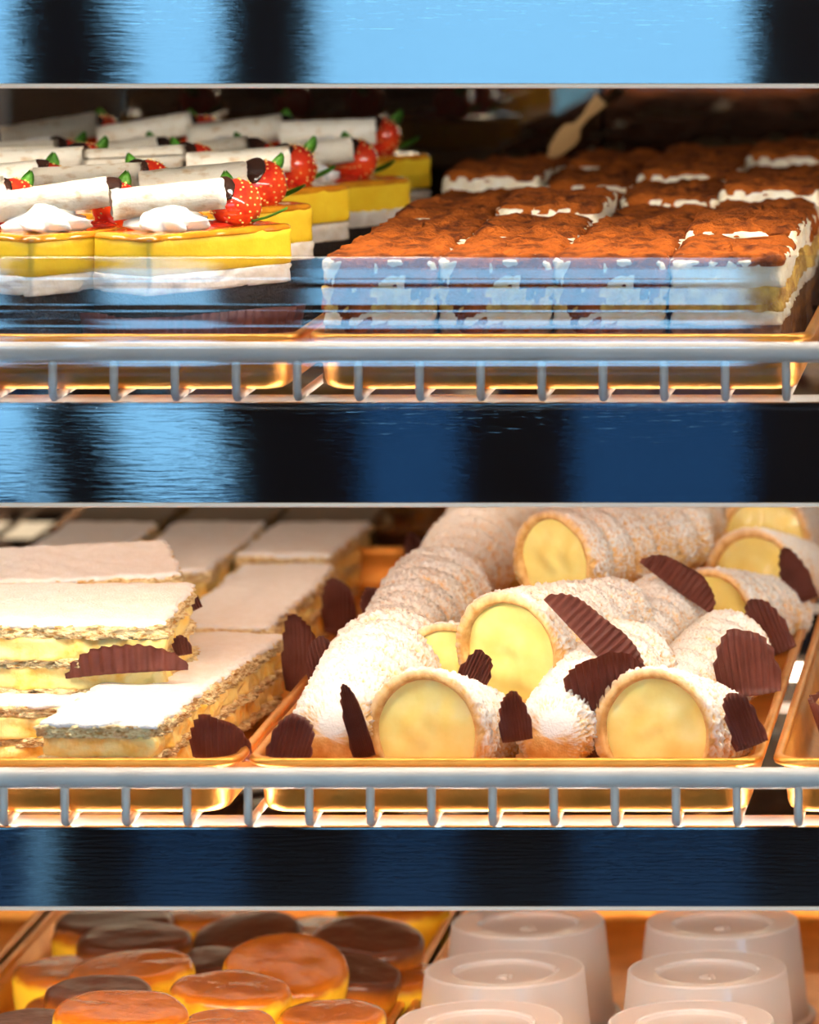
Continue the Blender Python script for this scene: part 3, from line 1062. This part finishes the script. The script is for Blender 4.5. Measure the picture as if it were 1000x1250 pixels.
def horn_bm(seed, L=HL, r0=HR0, r1=HR1, turns=6):
    """a coiled pastry horn along +Y: opening at y=0, closed tail at y=L, lying on z=0"""
    bm = bmesh.new()
    na, nt_ = 150, 130
    rn = random.Random(seed)
    gl = bm.verts.layers.float.new('grain')
    rows = []
    for j in range(nt_ + 1):
        t = j / nt_
        row = []
        e = (t - .90) / .10
        end = sqrt(max(.0, 1 - e * e)) if e > 0 else 1.0
        for k in range(na):
            a = 2 * pi * k / na
            ph = (t * turns + a / (2 * pi)) % 1.0
            ridge = abs(sin(pi * ph)) ** .55
            r = (r0 + (r1 - r0) * t ** 1.15) * (.87 + .155 * ridge)
            r *= 1 + .02 * sin(a * 2 + seed)
            r = r * max(end, .02) if end > .98 else (r0 + (r1 - r0) * t ** 1.15) * (.87 + .155 * ridge * end) * max(end, .02)
            zc = (r0 + (r1 - r0) * t ** 1.15)
            q = Vector((r * cos(a), L * t, zc + r * sin(a)))
            gr = .5 + (rn.random() - .5) * min(1, max(0, (end - .55) * 2.2)) + noise.noise(q * 900) * .5 * (1 - end)
            gr = max(0.0, min(1.0, gr))
            g = noise.noise(q * 420 + Vector((seed * 9, 0, 0))) * .0008 + (gr ** 1.5 - .35) * .0022
            lip = min(1, t / .02)
            nrm = Vector((cos(a), 0, sin(a)))
            q += nrm * g * (.4 + .6 * lip) * end
            q.y += (noise.noise(Vector((cos(a) * 2, sin(a) * 2, seed))) * .0012) * (1 - lip)
            vv = bm.verts.new(q)
            cov = .62 + .55 * sin(a) + .35 * (ridge - .6) + .35 * noise.noise(q * 70 + Vector((seed, 0, 0)))
            vv[gl] = max(0, min(1, (cov - .70 + 1.1 * (gr - .5)) * 3.0 + .3)) * (.35 + .65 * lip)
            row.append(vv)
        rows.append(row)
    # the rim turns inwards to a wall that the filling closes
    zc = r0
    for rr, y in ((r0 * .90, -.0012), (r0 * .855, -.0008), (r0 * .83, .002), (r0 * .82, .010)):
        rows.insert(0, [bm.verts.new((rr * cos(2 * pi * k / na), y + noise.noise(Vector((cos(2 * pi * k / na) * 3, sin(2 * pi * k / na) * 3, seed))) * .0008, zc + rr * sin(2 * pi * k / na))) for k in range(na)])
    for A, B in zip(rows, rows[1:]):
        for k in range(na):
            bm.faces.new((A[k], A[(k + 1) % na], B[(k + 1) % na], B[k]))
    bm.faces.new(rows[-1])
    return bm


def filling_bm(seed, r=HR0 * .842):
    bm = bmesh.new()
    rings = [[bm.verts.new((0, 0, 0))]]
    for i in range(1, 11):
        rr = r * i / 10
        rings.append([bm.verts.new((rr * cos(2 * pi * k / 40), 0, rr * sin(2 * pi * k / 40))) for k in range(40)])
    for k in range(40):
        bm.faces.new((rings[0][0], rings[1][k], rings[1][(k + 1) % 40]))
    for A, B in zip(rings[1:], rings[2:]):
        for k in range(40):
            bm.faces.new((A[k], B[k], B[(k + 1) % 40], A[(k + 1) % 40]))
    for v in bm.verts:
        d = v.co.length / r
        a = math.atan2(v.co.z, v.co.x)
        v.co.y = .0012 + .0014 * d ** 3 + noise.noise(v.co * 95 + Vector((seed * 5, 0, 0))) * .0016 + .0007 * sin(a + d * 7 + seed)
        v.co.z += HR0
    return bm


horns = [(mesh_of('pastry_shell', horn_bm(s), 'horn'), mesh_of('custard_filling', filling_bm(s), 'filling')) for s in (1, 2, 3)]
hcount = [0]


def horn(px, py, Y, yaw, label, pitch=0.0, sc=1.0, rev=False, roll=0.0, ly=1.0):
    """px,py: picture position of the centre of the opening (or, reversed, of the tail end) at depth Y; yaw turns the tail to the right"""
    i = hcount[0]
    hcount[0] += 1
    sh, fi = horns[i % 3]
    p = at(px, py, Y)
    rot = Matrix.Rotation(R(-yaw), 4, 'Z') @ Matrix.Rotation(R(pitch), 4, 'X') @ Matrix.Rotation(R(roll), 4, 'Y')
    if rev:
        rot = rot @ Matrix.Rotation(pi, 4, 'Z')
        local = Vector((0, HL * ly, HR1)) * sc
    else:
        local = Vector((0, 0, HR0)) * sc
    o = thing('cream_horn', label, 'cream horn', group='sugared cream horns on the middle shelf')
    o.matrix_world = Matrix.Translation(p - rot.to_3x3() @ local) @ rot @ Matrix.Diagonal((sc, sc * ly, sc, 1))
    link('pastry_shell', sh, o)
    link('custard_filling', fi, o)
    return o


# openings towards the viewer
horn(520, 895, .050, 18, 'sugared cream horn at the front left, round custard opening resting low behind the tray rim', sc=1.06, ly=.55)
horn(800, 895, .050, 18, 'sugared cream horn at the front right, round custard opening low behind the tray rim', sc=1.08, ly=.62)
horn(622, 797, .120, 24, 'large cream horn in the middle of the pile with the biggest custard opening', pitch=6, sc=1.03, ly=.95)
horn(676, 686, .270, 34, 'cream horn at the top of the pile with a pale yellow opening, below the fascia', pitch=5, sc=.94, ly=1.05)
horn(868, 755, .290, 24, 'cream horn with an oval opening beside the right tray edge, behind the crinkled papers', sc=.92, ly=.8)
horn(920, 706, .400, 14, 'cream horn second from the back along the right tray edge', sc=.94, ly=.8)
horn(933, 657, .515, 10, 'cream horn farthest back along the right tray edge, dim yellow opening', sc=.95, ly=.9)
horn(545, 820, .135, 6, 'cream horn mostly hidden left of the largest one, a strip of custard showing', sc=.84, ly=.7)
# tails towards the viewer
horn(400, 900, .050, 7, 'coiled cream horn tail at the front left corner of the tray', rev=True, sc=1.08, ly=.85)
horn(470, 796, .205, 8, 'second coiled cream horn tail along the left tray edge', rev=True, sc=.98, ly=.85)
horn(528, 734, .315, 6, 'third coiled cream horn tail along the left tray edge', rev=True, sc=.92, ly=.85)
horn(566, 690, .415, 4, 'fourth coiled cream horn tail along the left tray edge, greyer', rev=True, sc=.92, ly=.75)
horn(600, 656, .510, 0, 'farthest coiled cream horn tail at the back left, in shade', rev=True, sc=.95, ly=.75)
horn(668, 900, .050, 14, 'coiled cream horn tail between the two front openings', rev=True, sc=.98, ly=.9)
horn(772, 806, .190, 8, 'cream horn tail behind the big brown paper, right of the largest horn', rev=True, sc=.84, ly=.75)
horn(806, 856, .135, 22, 'cream horn lying behind the front right one, covered in sugar', rev=True, sc=.84, ly=.75)
horn(806, 664, .470, 10, 'dim cream horn at the back, right of the topmost one', rev=True, sc=.95, ly=.9)
horn(672, 654, .520, 8, 'dim cream horn at the very back behind the topmost one', rev=True, sc=.95, ly=.7)

petal(352, 928, 52, 58, .028, 'brown paper scallop at the front left corner of the cream horn tray', bend=.7, yaw=20, roll=-12)
petal(402, 848, 44, 70, .150, 'twisted brown paper scallop on the left edge of the cream horn tray', bend=.6, yaw=15, roll=12)
petal(462, 765, 34, 50, .290, 'small brown paper scallop farther back on the left edge of the horn tray', bend=.6, roll=12)
petal(446, 925, 40, 96, .048, 'curved brown paper strip hugging the front left horn opening', bend=.2, roll=15)
petal(632, 905, 38, 62, .045, 'short brown paper scallop right of the front left horn', bend=.6, roll=8)
petal(724, 796, 176, 42, .100, 'long slanted brown pleated paper along the right side of the largest horn', bend=.35, roll=-46, yaw=0, tilt=8, pleats=20)
petal(824, 720, 108, 34, .235, 'slanted dark brown pleated paper along the right side of the topmost horn', bend=.35, roll=-36, pleats=15)
petal(752, 922, 120, 128, .062, 'large shiny reddish-brown pleated paper behind the front right horn', bend=.55, roll=8, pleats=15, pw=2.8)
petal(914, 850, 78, 84, .120, 'crinkled brown paper scallop behind the front right horn near the tray edge', bend=.8, roll=6)
petal(918, 912, 40, 76, .040, 'narrow brown paper scallop at the front right corner of the horn tray', bend=.6, roll=20)
petal(948, 800, 52, 74, .230, 'dark brown paper scallop on the right tray edge beside the oval opening', bend=.6, roll=22)
petal(982, 735, 36, 70, .340, 'dark paper scallop farther back on the right tray edge', bend=.6, roll=20)
petal(512, 690, 26, 40, .46, 'dim paper scallop near the back of the left tray edge', bend=.6, roll=16)
petal(566, 852, 40, 66, .085, 'brown paper sliver below the left side of the largest horn', bend=.6, roll=-25)

# one pastry of the next tray, cut by the frame
t = thing('piped_tart', 'yellow piped tart in a brown paper cup at the right edge, in the next tray', 'tart', (.2000, .150, FZ[1]))
obj('paper_case', lathe(bmesh.new(), [(.0, .0002), (.026, .0002), (.034, .024), (.0336, .024), (.0255, .0008), (0, .0008)], 60,
                        lambda c: Vector((c.x * (1 + .04 * sin(24 * math.atan2(c.y, c.x))), c.y * (1 + .04 * sin(24 * math.atan2(c.y, c.x))), c.z))), 'paper', t)
obj('tart_base', lathe(bmesh.new(), [(0, .001), (.025, .001), (.031, .022), (.028, .026), (0, .028)], 40), 'flake', t)
bm = bmesh.new()
sp_ = [(.026 * (1 - k / 90) * cos(k * .42), .026 * (1 - k / 90) * sin(k * .42), .028 + .020 * k / 80) for k in range(80)]
tube(bm, sp_, .0035, 8)
obj('piped_cream', bm, 'cheese', t)


# ------------------------------------------------------------------ lower shelf, left: round custard cakes
def bun_bm(seed, r=.0305, h=.032):
    prof = [(0, .0), (r * .6, .0), (r * .85, .0004), (r * .90, .003), (r * .94, .008), (r * .97, .014), (r * .99, .020), (r, .0245), (r * .985, .0275), (r * .95, .0295),
            (r * .90, .0306), (r * .80, .0312), (r * .68, .0315), (r * .5, .0318), (r * .25, .0318), (0, .0318)]

    def f(c):
        k = 1 + .035 * noise.noise(Vector((c.x * 45, c.y * 45, seed * 4))) + .012 * noise.noise(Vector((c.x * 200, c.y * 200, c.z * 200 + seed)))
        return Vector((c.x * k, c.y * k, c.z * h / .032 + noise.noise(Vector((c.x * 60, c.y * 60, seed))) * .0011 * (c.z > .01)))
    return lathe(bmesh.new(), prof, 48, f)


bun_me = {}
for s in (1, 2, 3):
    bun_me['bun', s] = mesh_of('custard_cake', bun_bm(s), 'bun')
    bun_me['bun_dark', s] = mesh_of('custard_cake', bun_bm(s + 10), 'bun_dark')
HB = .032
buns = [  # px, py of the centre of the top, width in px, Y, tilt towards viewer, roll, kind, label
    (148, 1226, 165, .165, 3, 3, 'bun', 'glossy brown-topped round custard cake nearest the front, cut by the lower frame'),
    (283, 1200, 150, .235, 2, 4, 'bun', 'round yellow-sided custard cake with a pale flaky top, right of the nearest one'),
    (350, 1172, 154, .300, 17, 6, 'bun', 'round custard cake tilted forwards so its glossy orange top shows'),
    (160, 1174, 154, .290, 2, -3, 'bun', 'round custard cake with a pale crackled top, left of the tilted one'),
    (163, 1140, 142, .385, 3, 0, 'bun_dark', 'round custard cake with a dull tan top behind the crackled one'),
    (300, 1132, 134, .420, 8, -6, 'bun_dark', 'dark-topped round custard cake at the back, above the tilted one'),
    (450, 1138, 138, .380, 7, 5, 'bun_dark', 'big dark-topped round custard cake at the back right of its tray'),
    (84, 1178, 138, .340, 1, 0, 'bun', 'round custard cake at the left, half behind the crackled one'),
    (432, 1180, 120, .330, 5, 8, 'bun_dark', 'round custard cake right of the tilted one, brown side showing'),
    (405, 1233, 132, .215, 2, 0, 'bun', 'low round custard cake at the lower right of its tray'),
    (278, 1243, 118, .165, 2, 0, 'bun', 'round custard cake under the pale-topped one, at the lower frame'),
    (140, 1117, 145, .470, 2, 0, 'bun_dark', 'round custard cake at the very back left, just under the fascia'),
    (120, 1203, 132, .235, 2, 0, 'bun_dark', 'dark brown round custard cake peeping out behind the nearest one'),
    (255, 1166, 110, .375, 2, 0, 'bun_dark', 'small brown custard cake in the gap left of the tilted one'),
    (38, 1243, 120, .180, 2, 0, 'bun_dark', 'brown custard cake in the lower left corner of the frame'),
    (375, 1150, 120, .450, 3, 0, 'bun_dark', 'dark custard cake between the two dark-topped ones at the back'),
]
for i, (px, py, w, Y, tl, rl, kd, lab) in enumerate(buns):
    p = at(px, py, Y)
    sc = w / scale_at(Y) / .0615
    rot = Matrix.Rotation(R(tl), 4, 'X') @ Matrix.Rotation(R(rl), 4, 'Y') @ Matrix.Rotation(i * 1.3, 4, 'Z')
    o = link('custard_cake', bun_me[kd, i % 3 + 1])
    o.matrix_world = Matrix.Translation(p - rot.to_3x3() @ Vector((0, 0, HB * sc))) @ rot @ Matrix.Scale(sc, 4)
    tag(o, lab, 'custard cake', 'round custard cakes on the lower shelf')
k = 0
bl = ['under the nearest cake, below the frame', 'at the left below the half-hidden cake', 'right of centre under the tilted cake', 'under the middle of the pile', 'by the right tray edge',
      'at the left towards the back', 'under the dark-topped ones at the right', 'at the back under the pile', 'in the back right corner', 'at the front left, below the frame']
for (px, py, Y) in ((205, 1262, .155), (105, 1225, .30), (330, 1225, .30), (215, 1200, .38), (470, 1205, .36), (135, 1165, .46), (395, 1175, .46), (250, 1155, .50), (480, 1160, .52), (100, 1280, .13)):
    p = at(px, py, Y)
    o = link('custard_cake', bun_me['bun', k % 3 + 1], None, (p.x, Y, FZ[2] + .0004), (0, 0, k))
    k += 1
    tag(o, 'bottom-layer round custard cake ' + bl[k - 1], 'custard cake', 'round custard cakes on the lower shelf')

# ------------------------------------------------------------------ lower shelf, right: upturned plastic tubs
CUPH = .0505
cup_prof = [(.0478, .0), (.0482, .0012), (.0478, .0030), (.0450, .0036), (.0440, .006), (.0392, CUPH - .0006), (.0386, CUPH),
            (.0355, CUPH - .0002), (.0262, CUPH - .0010), (.0246, CUPH - .0034), (.0225, CUPH - .0042), (.010, CUPH - .0042), (0, CUPH - .0042)]
bm = lathe(bmesh.new(), cup_prof, 72)
cup_me = mesh_of('tub_wall', bm, 'frosted')
cup_me.set_sharp_from_angle(angle=R(35))
rim_bm = bmesh.new()
tube(rim_bm, [(.0470 * cos(2 * pi * k / 64), .0470 * sin(2 * pi * k / 64), .0020) for k in range(65)], .0013, 8, caps=False)
rim_me = mesh_of('tub_rim', rim_bm, 'frosted')
ring_bm = bmesh.new()
tube(ring_bm, [(.0383 * cos(2 * pi * k / 64), .0383 * sin(2 * pi * k / 64), CUPH - .0002) for k in range(65)], .0005, 6, caps=False)
tube(ring_bm, [(.0254 * cos(2 * pi * k / 64), .0254 * sin(2 * pi * k / 64), CUPH - .0014) for k in range(65)], .0004, 6, caps=False)
for a in (R(18), R(162)):
    c_ = Vector((.0255 * cos(a), .0255 * sin(a), CUPH - .0012))
    for q in bmesh.ops.create_uvsphere(ring_bm, u_segments=10, v_segments=6, radius=1)['verts']:
        p_ = Vector((q.co.x * .0016, q.co.y * .0050, q.co.z * .0009))
        q.co = c_ + Matrix.Rotation(a, 3, 'Z') @ p_
ring_me = mesh_of('foot_ring', ring_bm, 'frosted')
mk = bmesh.new()
for q in range(3):
    a0 = pi / 2 + 2 * pi * q / 3
    a1 = a0 + 2 * pi / 3 * .78
    p0 = Vector((.0042 * cos(a0), .0042 * sin(a0), CUPH - .0039))
    p1 = Vector((.0042 * cos(a1), .0042 * sin(a1), CUPH - .0039))
    tube(mk, [p0, p0.lerp(p1, .8)], .00045, 5)
    tube(mk, [p0.lerp(p1, .7), p1], [.0010, .0001], 5)
mark_me = mesh_of('embossed_mark', mk, 'frosted')
des_me = mesh_of('dessert', lathe(bmesh.new(), [(0, .001), (.040, .001), (.0415, .006), (.0375, .026), (.030, .030), (0, .031)], 40,
                                  lambda c: c + Vector((0, 0, noise.noise(c * 90) * .002 * (c.z > .02)))), 'dessert')
cups = [(.0078, .185, 'in the left row, nearest the front'), (.0078, .287, 'in the left row, second from the front'), (.0078, .390, 'in the left row, at the back'),
        (.1080, .185, 'in the right row, nearest the front'), (.1080, .287, 'in the right row, second from the front'), (.1080, .390, 'in the right row, at the back')]
for i, (x, y, lab) in enumerate(cups):
    t = thing('plastic_tub', 'upturned frosted plastic dessert tub %s' % lab, 'tub', (x, y, FZ[2] + .0003), (0, 0, R(random.uniform(-15, 15))), 'upturned plastic tubs on the lower shelf')
    link('tub_wall', cup_me, t)
    link('tub_rim', rim_me, t)
    link('foot_ring', ring_me, t)
    link('embossed_mark', mark_me, t)
    link('dessert', des_me, t)
